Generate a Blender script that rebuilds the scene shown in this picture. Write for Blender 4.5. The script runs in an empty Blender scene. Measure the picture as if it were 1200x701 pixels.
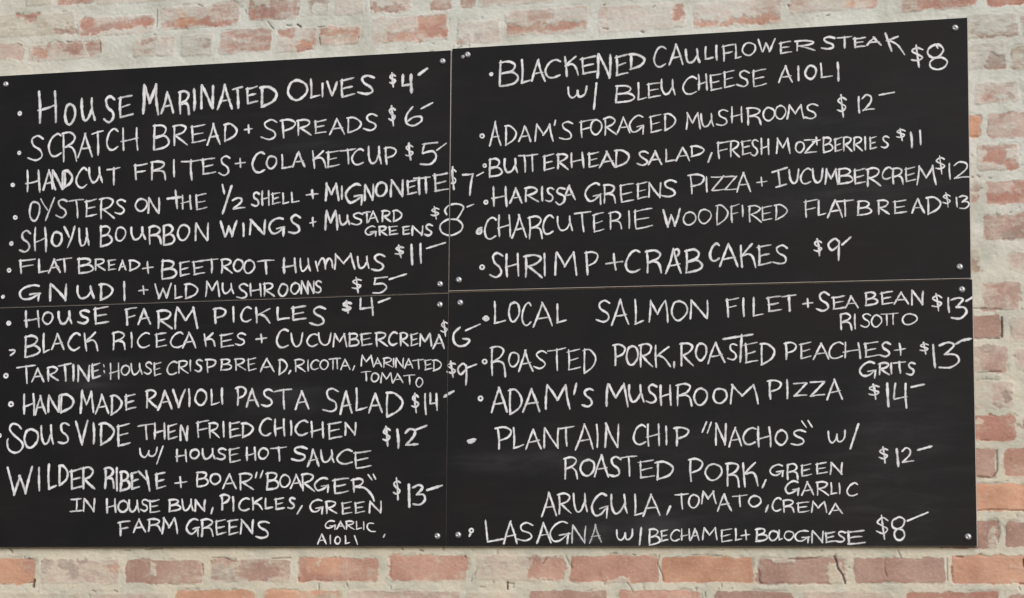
import bpy, math, random, re
import numpy as np

random.seed(7)
scene = bpy.context.scene
C = scene.collection

# ------------------------------------------------------------------ camera
PHOTO_W, PHOTO_H = 1200.0, 701.0
FPX = 2658.5                                   # focal length in photo pixels
YAW, PITCH, ROLL = -0.2707, 0.1364, 0.0084
CAM = np.array([1.5707, -5.0989, -1.3386])
_ca, _sa, _cb, _sb = math.cos(YAW), math.sin(YAW), math.cos(PITCH), math.sin(PITCH)
FWD = np.array([_sa * _cb, _ca * _cb, _sb])
_r = np.array([_ca, -_sa, 0.0])
_u = np.cross(_r, FWD)
RIGHT = math.cos(ROLL) * _r + math.sin(ROLL) * _u
UP = -math.sin(ROLL) * _r + math.cos(ROLL) * _u

from mathutils import Matrix
cam_data = bpy.data.cameras.new('camera')
cam = bpy.data.objects.new('camera', cam_data)
C.objects.link(cam)
m = Matrix.Identity(4)
for i in range(3):
    m[i][0], m[i][1], m[i][2], m[i][3] = RIGHT[i], UP[i], -FWD[i], CAM[i]
cam.matrix_world = m
cam_data.sensor_width = 36.0
cam_data.lens = FPX / PHOTO_W * 36.0
cam_data.clip_start, cam_data.clip_end = 0.05, 500.0
scene.camera = cam

def at(px, py, y=0.0):
    """photo point -> (X, Z) where the wall or board plane at depth y stands"""
    d = FWD * FPX + RIGHT * (px - PHOTO_W / 2) + UP * (PHOTO_H / 2 - py)
    t = (y - CAM[1]) / d[1]
    p = CAM + d * t
    return float(p[0]), float(p[2])

# ------------------------------------------------------------------ daylight (soft overcast)
SUN_EL, SUN_AZ = math.radians(30), math.radians(32)      # azimuth to the right of the wall normal
world = bpy.data.worlds.new('World')
scene.world = world
world.use_nodes = True
wn = world.node_tree
bg = wn.nodes['Background']
sky = wn.nodes.new('ShaderNodeTexSky')
sky.sky_type = 'NISHITA'
sky.sun_disc = False
sky.sun_elevation = SUN_EL
sky.sun_rotation = math.pi - SUN_AZ
sky.air_density = 1.0
sky.dust_density = 2.0
sky.ozone_density = 1.0
wn.links.new(sky.outputs['Color'], bg.inputs['Color'])
bg.inputs['Strength'].default_value = 0.06

sun_data = bpy.data.lights.new('sun', 'SUN')
sun_data.energy = 1.5
sun_data.angle = math.radians(45)
sun_data.color = (1.0, 0.98, 0.945)
sun = bpy.data.objects.new('sun', sun_data)
C.objects.link(sun)
from mathutils import Vector
_dir = Vector((math.sin(SUN_AZ) * math.cos(SUN_EL), -math.cos(SUN_AZ) * math.cos(SUN_EL), math.sin(SUN_EL)))
sun.rotation_euler = _dir.to_track_quat('Z', 'Y').to_euler()

scene.view_settings.view_transform = 'Standard'
scene.view_settings.look = 'None'
scene.view_settings.exposure = 0.56
scene.view_settings.gamma = 1.0
scene.render.engine = 'CYCLES'
scene.cycles.pixel_filter_type = 'BLACKMAN_HARRIS'
scene.cycles.filter_width = 1.4

# ------------------------------------------------------------------ numpy noise
def _hash(ix, iy, seed):
    n = (ix.astype(np.int64) * 374761393 + iy.astype(np.int64) * 668265263 + seed * 974634777) & 0xffffffff
    n = ((n ^ (n >> 13)) * 1274126177) & 0xffffffff
    n = (n ^ (n >> 16)) & 0xffffffff
    return n / 4294967295.0

def vnoise(x, y, seed=0):
    ix, iy = np.floor(x), np.floor(y)
    fx, fy = x - ix, y - iy
    fx, fy = fx * fx * (3 - 2 * fx), fy * fy * (3 - 2 * fy)
    a, b = _hash(ix, iy, seed), _hash(ix + 1, iy, seed)
    c, d = _hash(ix, iy + 1, seed), _hash(ix + 1, iy + 1, seed)
    return (a * (1 - fx) + b * fx) * (1 - fy) + (c * (1 - fx) + d * fx) * fy

def fbm(x, y, seed=0, octs=4):
    s, amp, tot = 0.0, 1.0, 0.0
    for o in range(octs):
        s = s + amp * vnoise(x * 2 ** o + 17.3 * o, y * 2 ** o - 9.1 * o, seed + o)
        tot += amp
        amp *= 0.55
    return s / tot

def sstep(a, b, x):
    t = np.clip((x - a) / (b - a), 0, 1)
    return t * t * (3 - 2 * t)

# ------------------------------------------------------------------ node helpers
def new_mat(name):
    mt = bpy.data.materials.new(name)
    mt.use_nodes = True
    nt = mt.node_tree
    return mt, nt, nt.nodes['Principled BSDF']

def N(nt, kind, **kw):
    n = nt.nodes.new(kind)
    for k, v in kw.items():
        setattr(n, k, v)
    return n

def val(nt, op, a, b=None, c=None, clamp=False):
    n = N(nt, 'ShaderNodeMath', operation=op, use_clamp=clamp)
    for i, v in enumerate((a, b, c)):
        if v is None:
            continue
        if isinstance(v, (int, float)):
            n.inputs[i].default_value = v
        else:
            nt.links.new(v, n.inputs[i])
    return n.outputs[0]

def mixc(nt, fac, a, b, blend='MIX'):
    n = N(nt, 'ShaderNodeMix', data_type='RGBA', blend_type=blend)
    for s, v in ((n.inputs[0], fac), (n.inputs[6], a), (n.inputs[7], b)):
        if isinstance(v, (int, float)):
            s.default_value = v
        elif isinstance(v, tuple):
            s.default_value = v if len(v) == 4 else v + (1,)
        else:
            nt.links.new(v, s)
    return n.outputs[2]

def smooth(nt, a, b, x):
    n = N(nt, 'ShaderNodeMapRange', interpolation_type='SMOOTHSTEP')
    n.inputs[1].default_value, n.inputs[2].default_value = a, b
    nt.links.new(x, n.inputs[0])
    return n.outputs[0]

def noise(nt, co, scale, detail=4, rough=0.55, dist=0.0):
    n = N(nt, 'ShaderNodeTexNoise')
    n.inputs['Scale'].default_value = scale
    n.inputs['Detail'].default_value = detail
    n.inputs['Roughness'].default_value = rough
    n.inputs['Distortion'].default_value = dist
    nt.links.new(co, n.inputs['Vector'])
    return n.outputs['Fac']

def attr(nt, name):
    return N(nt, 'ShaderNodeAttribute', attribute_name=name)

# ------------------------------------------------------------------ materials
def wall_material():
    mt, nt, bs = new_mat('weathered_brick')
    geo = N(nt, 'ShaderNodeTexCoord')
    co = geo.outputs['Object']
    ex = attr(nt, 'exposed').outputs['Fac']
    bc = attr(nt, 'clay').outputs['Color']
    inside = attr(nt, 'inside').outputs['Fac']
    crack = attr(nt, 'crack').outputs['Fac']
    warm = attr(nt, 'warmth').outputs['Fac']
    n1 = noise(nt, co, 42, 5, 0.6, 0.6)
    n2 = noise(nt, co, 160, 4, 0.6)
    n3 = noise(nt, co, 11, 4, 0.55)
    n4 = noise(nt, co, 420, 3, 0.6)
    mp = N(nt, 'ShaderNodeMapping')
    mp.inputs['Scale'].default_value = (38, 38, 150)
    nt.links.new(co, mp.inputs['Vector'])
    n5 = noise(nt, mp.outputs[0], 1.0, 4, 0.6)           # trowel drag along the courses
    nn = val(nt, 'ADD', val(nt, 'MULTIPLY', n1, 0.5), val(nt, 'ADD', val(nt, 'MULTIPLY', n2, 0.25), val(nt, 'MULTIPLY', n5, 0.25)))
    e = val(nt, 'ADD', ex, val(nt, 'MULTIPLY', val(nt, 'SUBTRACT', nn, 0.5), 2.1))
    mask = smooth(nt, 0.17, 0.83, e)
    # clay
    clay = mixc(nt, smooth(nt, 0.35, 0.7, n3), bc, mixc(nt, 1.0, bc, (0.80, 0.74, 0.72), 'MULTIPLY'))
    clay = mixc(nt, val(nt, 'MULTIPLY', smooth(nt, 0.5, 0.75, n2), 0.4), clay, (0.60, 0.52, 0.45))
    clay = mixc(nt, val(nt, 'MULTIPLY', smooth(nt, 0.60, 0.72, n4), 0.3), clay, (0.17, 0.09, 0.07))
    # lime mortar and old whitewash
    cool = (0.655, 0.665, 0.62)
    beige = (0.66, 0.600, 0.475)
    lime = mixc(nt, warm, cool, beige)  # mortar tone with sky light and ground bounce painted into the blend
    lime = mixc(nt, val(nt, 'MULTIPLY', smooth(nt, 0.42, 0.68, n3), 0.65), lime, (0.485, 0.49, 0.42))
    lime = mixc(nt, val(nt, 'MULTIPLY', smooth(nt, 0.50, 0.72, n1), 0.35), lime, (0.74, 0.74, 0.69))
    lime = mixc(nt, val(nt, 'MULTIPLY', smooth(nt, 0.56, 0.72, n2), 0.4), lime, (0.42, 0.38, 0.325))
    lime = mixc(nt, val(nt, 'MULTIPLY', smooth(nt, 0.64, 0.74, n4), 0.5), lime, (0.27, 0.235, 0.195))
    veil = val(nt, 'MULTIPLY', inside, val(nt, 'MULTIPLY_ADD', smooth(nt, 0.35, 0.65, n5), 0.30, 0.12))
    lime = mixc(nt, veil, lime, bc)
    col = mixc(nt, mask, lime, clay)
    col = mixc(nt, crack, col, (0.09, 0.07, 0.058))
    nt.links.new(col, bs.inputs['Base Color'])
    bs.inputs['Roughness'].default_value = 0.92
    bs.inputs['Specular IOR Level'].default_value = 0.2
    h = val(nt, 'ADD', val(nt, 'MULTIPLY', n2, 0.6), val(nt, 'ADD', val(nt, 'MULTIPLY', n4, 0.6), val(nt, 'MULTIPLY', mask, -0.5)))
    bp = N(nt, 'ShaderNodeBump')
    bp.inputs['Strength'].default_value = 0.5
    bp.inputs['Distance'].default_value = 0.0016
    nt.links.new(h, bp.inputs['Height'])
    nt.links.new(bp.outputs[0], bs.inputs['Normal'])
    return mt

def board_material():
    mt, nt, bs = new_mat('matt_black_paint')
    co = N(nt, 'ShaderNodeTexCoord').outputs['Object']
    dust = attr(nt, 'dust').outputs['Fac']
    n1 = noise(nt, co, 5, 5, 0.6, 0.4)
    n2 = noise(nt, co, 260, 3, 0.6)
    mp = N(nt, 'ShaderNodeMapping')
    mp.inputs['Scale'].default_value = (7, 7, 34)
    nt.links.new(co, mp.inputs['Vector'])
    n3 = noise(nt, mp.outputs[0], 1.0, 5, 0.62, 0.5)     # wiped-off chalk streaks
    base = mixc(nt, smooth(nt, 0.35, 0.7, n1), (0.0072, 0.0070, 0.0080), (0.0108, 0.0090, 0.0092))
    d = val(nt, 'MULTIPLY', dust, val(nt, 'MULTIPLY_ADD', smooth(nt, 0.3, 0.75, n3), 0.9, 0.25))
    d = val(nt, 'ADD', d, val(nt, 'MULTIPLY', smooth(nt, 0.5, 0.8, n3), 0.009))
    d = val(nt, 'ADD', d, val(nt, 'MULTIPLY', smooth(nt, 0.62, 0.8, n2), 0.012), clamp=True)
    col = mixc(nt, d, base, (0.5, 0.5, 0.53))
    nt.links.new(col, bs.inputs['Base Color'])
    bs.inputs['Specular IOR Level'].default_value = 0.24
    r = val(nt, 'MULTIPLY_ADD', n1, 0.25, 0.45)
    nt.links.new(r, bs.inputs['Roughness'])
    bp = N(nt, 'ShaderNodeBump')
    bp.inputs['Strength'].default_value = 0.12
    bp.inputs['Distance'].default_value = 0.0005
    nt.links.new(n2, bp.inputs['Height'])
    nt.links.new(bp.outputs[0], bs.inputs['Normal'])
    return mt

def core_material():
    mt, nt, bs = new_mat('raw_fibreboard')
    co = N(nt, 'ShaderNodeTexCoord').outputs['Object']
    n1 = noise(nt, co, 25, 4, 0.6)
    n2 = noise(nt, co, 300, 3, 0.6)
    col = mixc(nt, n1, (0.44, 0.41, 0.39), (0.56, 0.53, 0.51))
    col = mixc(nt, val(nt, 'MULTIPLY', smooth(nt, 0.5, 0.7, n2), 0.5), col, (0.2, 0.13, 0.10))
    nt.links.new(col, bs.inputs['Base Color'])
    bs.inputs['Roughness'].default_value = 0.85
    return mt

def chalk_material():
    mt, nt, bs = new_mat('white_chalk')
    co = N(nt, 'ShaderNodeTexCoord').outputs['Object']
    uv = N(nt, 'ShaderNodeUVMap', uv_map='stroke')
    sp = N(nt, 'ShaderNodeSeparateXYZ')
    nt.links.new(uv.outputs[0], sp.inputs[0])
    press = attr(nt, 'pressure').outputs['Fac']
    across = val(nt, 'ABSOLUTE', val(nt, 'MULTIPLY_ADD', sp.outputs[0], 2.0, -1.0))
    n1 = noise(nt, co, 520, 3, 0.65)
    n2 = noise(nt, co, 120, 3, 0.6)
    n3 = noise(nt, co, 30, 3, 0.6)
    k = val(nt, 'ADD', val(nt, 'MULTIPLY', n1, 0.75), val(nt, 'ADD', val(nt, 'MULTIPLY', n2, 0.5), val(nt, 'MULTIPLY', n3, 0.25)))
    k = val(nt, 'ADD', k, val(nt, 'MULTIPLY', val(nt, 'SUBTRACT', 1.0, across), 1.0))
    k = val(nt, 'ADD', k, val(nt, 'MULTIPLY', press, 0.55))
    cov = smooth(nt, 0.94, 1.84, k)
    cov = val(nt, 'MULTIPLY', cov, val(nt, 'MULTIPLY_ADD', press, 0.6, 0.42), clamp=True)
    col = mixc(nt, n2, (0.78, 0.78, 0.82), (0.88, 0.88, 0.91))
    nt.links.new(col, bs.inputs['Base Color'])
    bs.inputs['Roughness'].default_value = 1.0
    bs.inputs['Specular IOR Level'].default_value = 0.0
    nt.links.new(cov, bs.inputs['Alpha'])
    return mt

def metal_material(name, base, rough):
    mt, nt, bs = new_mat(name)
    co = N(nt, 'ShaderNodeTexCoord').outputs['Object']
    n1 = noise(nt, co, 400, 3, 0.6)
    col = mixc(nt, n1, base, tuple(c * 0.75 for c in base))
    nt.links.new(col, bs.inputs['Base Color'])
    bs.inputs['Metallic'].default_value = 0.6
    bs.inputs['Roughness'].default_value = rough
    return mt

M_WALL, M_BOARD, M_CORE, M_CHALK = wall_material(), board_material(), core_material(), chalk_material()
M_SCREW = metal_material('zinc', (0.62, 0.62, 0.65), 0.38)
M_DULL = metal_material('dull_zinc', (0.42, 0.41, 0.42), 0.55)
M_PLUG = metal_material('rusty_iron', (0.13, 0.09, 0.07), 0.8)

def link_mesh(name, verts, faces, mat, parent=None, smooth_=False):
    me = bpy.data.meshes.new(name)
    me.from_pydata(verts, [], faces)
    me.update()
    me.materials.append(mat)
    if smooth_:
        me.polygons.foreach_set('use_smooth', [True] * len(me.polygons))
    o = bpy.data.objects.new(name, me)
    C.objects.link(o)
    if parent is not None:
        o.parent = parent
        o.matrix_parent_inverse = Matrix.Identity(4)
    return o

# ================================================================== BRICK WALL
WALL_Y = 0.0118                                # mean wall face behind the boards
OR, SA, RE, MA, PI_, MU, TA, GR = ('orange', 'salmon', 'red', 'mauve', 'pink', 'muted', 'tan', 'greyish')
CLAY = {OR: (0.65, 0.372, 0.255), SA: (0.60, 0.358, 0.280), RE: (0.50, 0.268, 0.212), MA: (0.465, 0.308, 0.255),
        PI_: (0.60, 0.455, 0.395), MU: (0.465, 0.300, 0.252), TA: (0.48, 0.385, 0.305), GR: (0.42, 0.350, 0.308)}
# visible bricks: x0, y0, x1, y1 in the photograph, how bare the clay is, clay colour
BRICKS = [
 # top courses
 (30,-25,62,7,.18,TA),(68,-27,110,6,.62,RE),(114,-28,148,5,.12,PI_),(152,-28,196,3,.28,PI_),
 (-60,16,-8,43,.2,PI_),(-4,16,88,42,.24,TA),(93,19,180,41,.34,PI_),(188,6,280,33,.42,PI_),(291,-4,349,24,.60,MU),
 (361,-8,385,19,.58,GR),(392,-10,428,17,.25,PI_),(434,-14,482,15,.26,PI_),(505,-16,529,12,.55,MU),(539,-18,556,10,.62,MU),
 (561,-20,650,5,.46,PI_),
 (-60,52,-30,72,.3,PI_),(-25,51,27,71,.50,PI_),(33,50,119,70,.40,PI_),(156,44,206,66,.28,PI_),(212,40,250,66,.14,GR),
 (257,34,318,62,.74,MU),(326,32,371,60,.40,PI_),(375,30,422,53,.36,SA),(437,18,525,49,.34,PI_),(535,24,586,51,.22,PI_),
 (592,9,690,41,.30,PI_),(701,5,803,36,.28,PI_),(813,0,916,30,.24,PI_),(925,-6,1028,13,.34,PI_),(1055,-14,1144,11,.62,RE),
 (1158,-18,1240,6,.80,RE),
 # right-hand courses
 (1110,16,1193,44,.16,GR),(1197,16,1250,44,.4,MA),(1110,50,1178,82,.14,GR),(1186,52,1250,82,.42,TA),(1110,90,1135,121,.3,PI_),
 (1142,96,1194,121,.34,PI_),(1198,96,1250,121,.2,PI_),(1100,135,1149,161,.5,OR),(1156,131,1250,161,.56,PI_),
 (1145,169,1195,200,.34,PI_),(1080,212,1148,240,.3,PI_),(1155,211,1250,240,.58,PI_),(1153,250,1250,281,.52,MA),
 (1100,292,1149,320,.3,TA),(1182,296,1250,316,.4,PI_),(1151,331,1196,363,.62,PI_),(1090,369,1174,398,.74,MA),(1184,370,1250,400,.42,PI_),
 (1138,405,1182,437,.54,PI_),(1191,407,1250,434,.36,PI_),(1140,446,1188,478,.26,PI_),(1135,486,1190,517,.72,RE),(1198,490,1250,517,.4,PI_),
 (1080,525,1167,560,.88,MA),(1176,525,1250,559,.84,SA),(1128,566,1250,599,.90,OR),(1100,610,1171,643,.74,MU),(1178,611,1250,642,.90,MA),
 # bottom courses
 (-70,655,41,685,.70,OR),(48,655,140,684,.34,PI_),(147,656,238,684,.66,MA),(246,655,342,682,.52,MA),(350,653,443,682,.80,SA),
 (456,650,548,681,.72,SA),(558,650,660,681,.28,PI_),(667,651,773,683,.88,SA),(776,652,883,683,.90,OR),(890,653,991,684,.78,MA),
 (1000,653,1108,684,.88,MA),(1115,651,1250,685,.88,SA),
 (-40,694,95,730,.18,TA),(104,694,198,730,.3,PI_),(206,691,298,730,.78,OR),(308,691,400,730,.62,OR),(408,692,540,730,.52,PI_),
 (546,693,612,730,.22,PI_),(620,692,712,730,.82,MA),(724,691,822,730,.74,SA),(836,692,930,730,.80,MA),(940,693,1048,730,.44,PI_),
 (1063,693,1172,730,.84,RE),(1182,696,1260,730,.8,MA),
]
# bare patches of clay showing through the whitewash: x0, y0, x1, y1, strength, colour
PATCHES = [
 (17,15,48,20,.8,RE),(28,18,42,26,.75,RE),(10,22,18,36,.42,TA),(62,34,90,41,.66,MU),(76,27,84,31,.6,MU),(24,38,64,42,.5,TA),
 (94,19,111,34,.85,RE),(94,34,127,41,.72,MU),(92,39,112,42,.85,RE),(112,28,140,36,.78,MU),(136,23,178,32,.86,RE),(150,26,180,34,.74,RE),
 (190,8,200,16,.55,MU),(191,26,200,33,.75,MU),(200,23,245,32,.78,RE),(240,24,280,30,.86,RE),(206,18,232,30,.62,OR),(248,2,281,20,.54,MU),
 (292,9,322,21,.86,RE),(300,-4,349,22,.60,MU),(505,1,529,12,.66,MU),(540,0,556,10,.7,MU),
 (-6,53,27,70,.60,PI_),(41,56,56,69,.82,SA),(57,49,75,51,.9,MU),(78,49,119,61,.76,MA),(80,58,92,67,.7,MA),(102,58,117,66,.72,MA),(34,64,40,69,.62,GR),
 (163,45,184,50,.72,MU),(165,55,180,63,.58,TA),(188,44,204,52,.52,PI_),(228,45,246,58,.42,GR),(238,47,246,56,.6,GR),(70,-10,97,6,.72,RE),(100,-6,107,2,.8,MU),
 (327,35,346,43,.80,RE),(342,46,371,54,.78,OR),(346,52,366,60,.86,RE),(375,36,421,42,.80,SA),(380,40,414,47,.55,TA),(372,32,377,52,.5,MU),
 (436,3,443,15,.82,MU),(443,8,476,14,.76,MU),(490,20,525,38,.86,SA),(486,30,522,44,.84,RE),(452,38,500,48,.78,SA),(440,18,490,40,.40,PI_),
 (535,43,550,51,.60,MU),(555,39,567,49,.70,GR),(592,30,606,42,.78,MU),(617,11,646,26,.60,PI_),(600,32,642,39,.78,SA),(622,27,686,36,.84,SA),
 (701,8,735,26,.46,PI_),(790,4,803,24,.84,RE),(813,17,820,28,.85,SA),(818,23,840,30,.88,SA),(845,24,858,30,.8,SA),(852,19,872,27,.88,SA),(868,21,902,28,.90,SA),(890,15,916,23,.86,SA),
 (882,-3,913,17,.56,PI_),(925,-4,952,12,.50,PI_),(992,-6,1002,11,.66,OR),(1003,-4,1028,10,.58,SA),(1058,2,1100,11,.74,MU),(1094,-12,1144,8,.84,RE),(1158,-14,1215,6,.84,RE),
 (1137,26,1150,43,.60,GR),(1146,38,1196,44,.66,MA),(1180,31,1194,43,.62,GR),(1158,63,1178,80,.68,GR),(1153,78,1177,82,.7,MA),(1184,58,1210,80,.58,TA),(1146,51,1160,55,.5,GR),
 (1150,98,1166,120,.58,PI_),(1157,110,1164,116,.72,RE),(1154,117,1175,121,.72,MU),(1178,98,1188,106,.66,GR),(1180,110,1188,117,.72,GR),
 (1135,136,1149,161,.86,OR),(1168,131,1220,136,.72,MU),(1156,152,1192,161,.70,MU),(1158,136,1210,160,.58,PI_),
 (1147,169,1188,174,.80,MU),(1153,174,1178,190,.90,RE),(1164,186,1176,194,.8,MU),(1177,186,1194,199,.86,RE),
 (1138,217,1150,223,.6,GR),(1138,231,1148,238,.6,MU),(1155,225,1186,238,.70,RE),(1170,225,1220,233,.82,RE),(1188,211,1220,234,.78,RE),
 (1153,252,1184,278,.56,MA),(1174,272,1188,281,.80,GR),(1190,248,1220,254,.72,MU),(1139,303,1149,320,.74,TA),(1184,297,1215,313,.52,PI_),
 (1153,334,1180,360,.66,MU),(1182,334,1195,358,.66,MA),(1150,360,1176,364,.8,MU),(1140,372,1174,395,.80,MA),
 (1148,405,1164,414,.74,GR),(1150,414,1180,436,.62,MU),(1162,447,1180,474,.52,PI_),(1177,459,1186,471,.84,GR),(1162,471,1172,478,.80,GR),
 (1140,490,1152,497,.70,MU),(1150,488,1182,516,.84,RE),(1186,495,1220,500,.82,GR),(1151,612,1164,640,.8,MU),
 (-60,661,30,684,.90,OR),(30,655,41,672,.85,SA),(50,656,61,670,.74,GR),(70,655,84,668,.76,GR),(78,664,92,674,.78,GR),(84,670,92,680,.7,GR),(89,655,100,661,.84,GR),
 (126,661,139,672,.66,SA),(100,664,126,682,.46,PI_),(147,662,200,684,.84,MA),(162,655,178,668,.74,MA),(188,658,238,678,.72,MA),(248,655,278,660,.74,MA),
 (280,660,308,680,.66,MA),(296,672,312,681,.84,MU),(306,664,325,676,.88,MU),(250,664,274,680,.50,GR),(352,662,390,682,.92,RE),(360,655,398,672,.90,OR),
 (456,652,540,676,.80,SA),(620,655,660,679,.88,SA),(622,654,636,661,.9,MU),(206,693,284,715,.90,OR),(312,693,352,715,.88,OR),(372,694,400,720,.6,TA),
 (886,666,975,684,.92,MA),(1115,652,1200,684,.84,OR),
]
# whitewash / mortar smears lying over clay (they hide it)
SMEARS = [(112,36,140,44,.5),(138,33,182,44,.6),(296,-8,316,8,.5),(366,5,382,18,.55),(98,52,101,66,.5),(270,46,296,50,.35),(330,44,352,52,.45),
 (176,660,184,676,.55),(276,656,280,664,.5),(712,678,737,690,.9),(905,650,930,658,.6),(968,658,990,684,.55),(1185,660,1200,668,.35),
 (1158,616,1170,642,.5),(1136,493,1154,500,.6),(372,655,377,663,.5),(1150,340,1168,348,.3)]
# open cracks and pits: polylines with half width (px)
CRACKS = [([(184,12),(183,32)],1.0),([(91,31),(91,39)],.7),([(977,652),(980,659),(982,666),(987,674),(990,684)],1.5),([(237,661),(238,674)],.8),
 ([(248,654),(262,653),(275,658)],.7),([(318,655),(340,654)],.8),([(924,655),(936,656),(962,653)],.8),([(668,656),(670,666),(662,652)],.7),
 ([(773,650),(771,660),(776,672),(778,681)],.8),([(1036,653),(1037,668),(1039,676)],.7),([(1110,655),(1110,681)],.6),([(1174,372),(1174,384),(1174,395)],1.5),
 ([(1142,397),(1172,397)],.7),([(1167,528),(1169,540),(1168,552),(1162,560)],1.3),([(1145,558),(1162,560)],1.1),([(1146,598),(1170,597),(1200,598)],.8),
 ([(1169,612),(1171,625),(1170,636)],.7),([(314,26),(320,34)],.9),([(336,30),(341,30)],1.3),([(348,29),(352,32)],1.4),([(372,32),(380,31)],.8),
 ([(374,44),(376,53)],.9),([(232,5),(238,8)],1.0),([(78,49),(84,49)],.7),([(117,50),(118,62)],.7),([(20,51),(26,54)],.6),
 ([(40,680),(39.5,688)],2.5),([(594,683),(594.5,690)],1.7),([(594,683),(602,684)],.9),([(602,685),(601,690)],.6),([(1199,656),(1200,664)],2.2),
 ([(373,684),(374,692)],.8),([(845,685),(845,688)],.9),([(826,694),(827,700)],.8),([(536,56),(541,54)],.9),([(706,33),(713,34)],1.0),([(706,7),(709,6)],1.1),
 ([(751,37),(754,38)],1.2),([(923,6),(924,8)],1.1),([(969,19),(972,18)],1.1),([(765,9),(767,7)],.8),([(420,43),(420,45)],1.2),([(1138,208),(1140,208)],1.0),
 ([(1146,207),(1148,208)],1.0),([(1159,209),(1162,209)],.8),([(1140,362),(1156,362)],.9),([(1148,437),(1172,436)],.7),
 ([(1144,446),(1170,445)],.6),([(1120,652),(1128,653)],.9),([(1195,684),(1200,684)],1.2),([(1194,688),(1196,692)],.9),([(735,683),(742,694)],.6),
 ([(545,651),(545,653)],1.0),([(558,670),(556,674)],.8),([(458,687),(458,690)],1.0),([(410,680),(410,682)],1.0),([(406,684),(408,688)],.9),
 ([(554,675),(552,682)],.7),([(134,692),(138,694)],1.1),([(108,692),(112,694)],.9),([(10,644),(14,648)],1.2),([(1052,645),(1056,654)],.8),
 ([(170,644),(190,643)],.8),([(145,645),(152,646)],.8),([(492,645),(496,646)],1.3),([(470,643),(472,644)],1.0),([(810,651),(846,652)],.6),
 ([(34,684),(41,682)],.8),([(718,649),(722,649)],1.2),([(741,650),(744,651)],1.0),([(640,654),(636,661)],.8)]

def to_rect(x0, y0, x1, y1):
    xm, ym = (x0 + x1) / 2, (y0 + y1) / 2
    a, b = at(x0, ym, WALL_Y)[0], at(x1, ym, WALL_Y)[0]
    t, u = at(xm, y0, WALL_Y)[1], at(xm, y1, WALL_Y)[1]
    return a, u, b, t                          # x0, z0, x1, z1

def hidden_courses():
    """bricks outside the photograph and behind the boards, laid in the same courses"""
    out = []
    z_ref = at(1170, 646.5, WALL_Y)[1]
    pitch = (at(1170, 4, WALL_Y)[1] - z_ref) / 15.85
    rnd = random.Random(3)
    for k in range(-9, 30):
        z1 = z_ref + k * pitch - 0.008
        z0 = z1 - pitch + 0.019
        x = -2.2 - rnd.random() * 0.2
        while x < 2.5:
            L = 0.195 + rnd.random() * 0.03 if rnd.random() < .7 else 0.10
            out.append((x, z0, x + L, z1, 0.3 + 0.5 * rnd.random(), rnd.choice(list(CLAY))))
            x += L + 0.019
    return out

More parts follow.
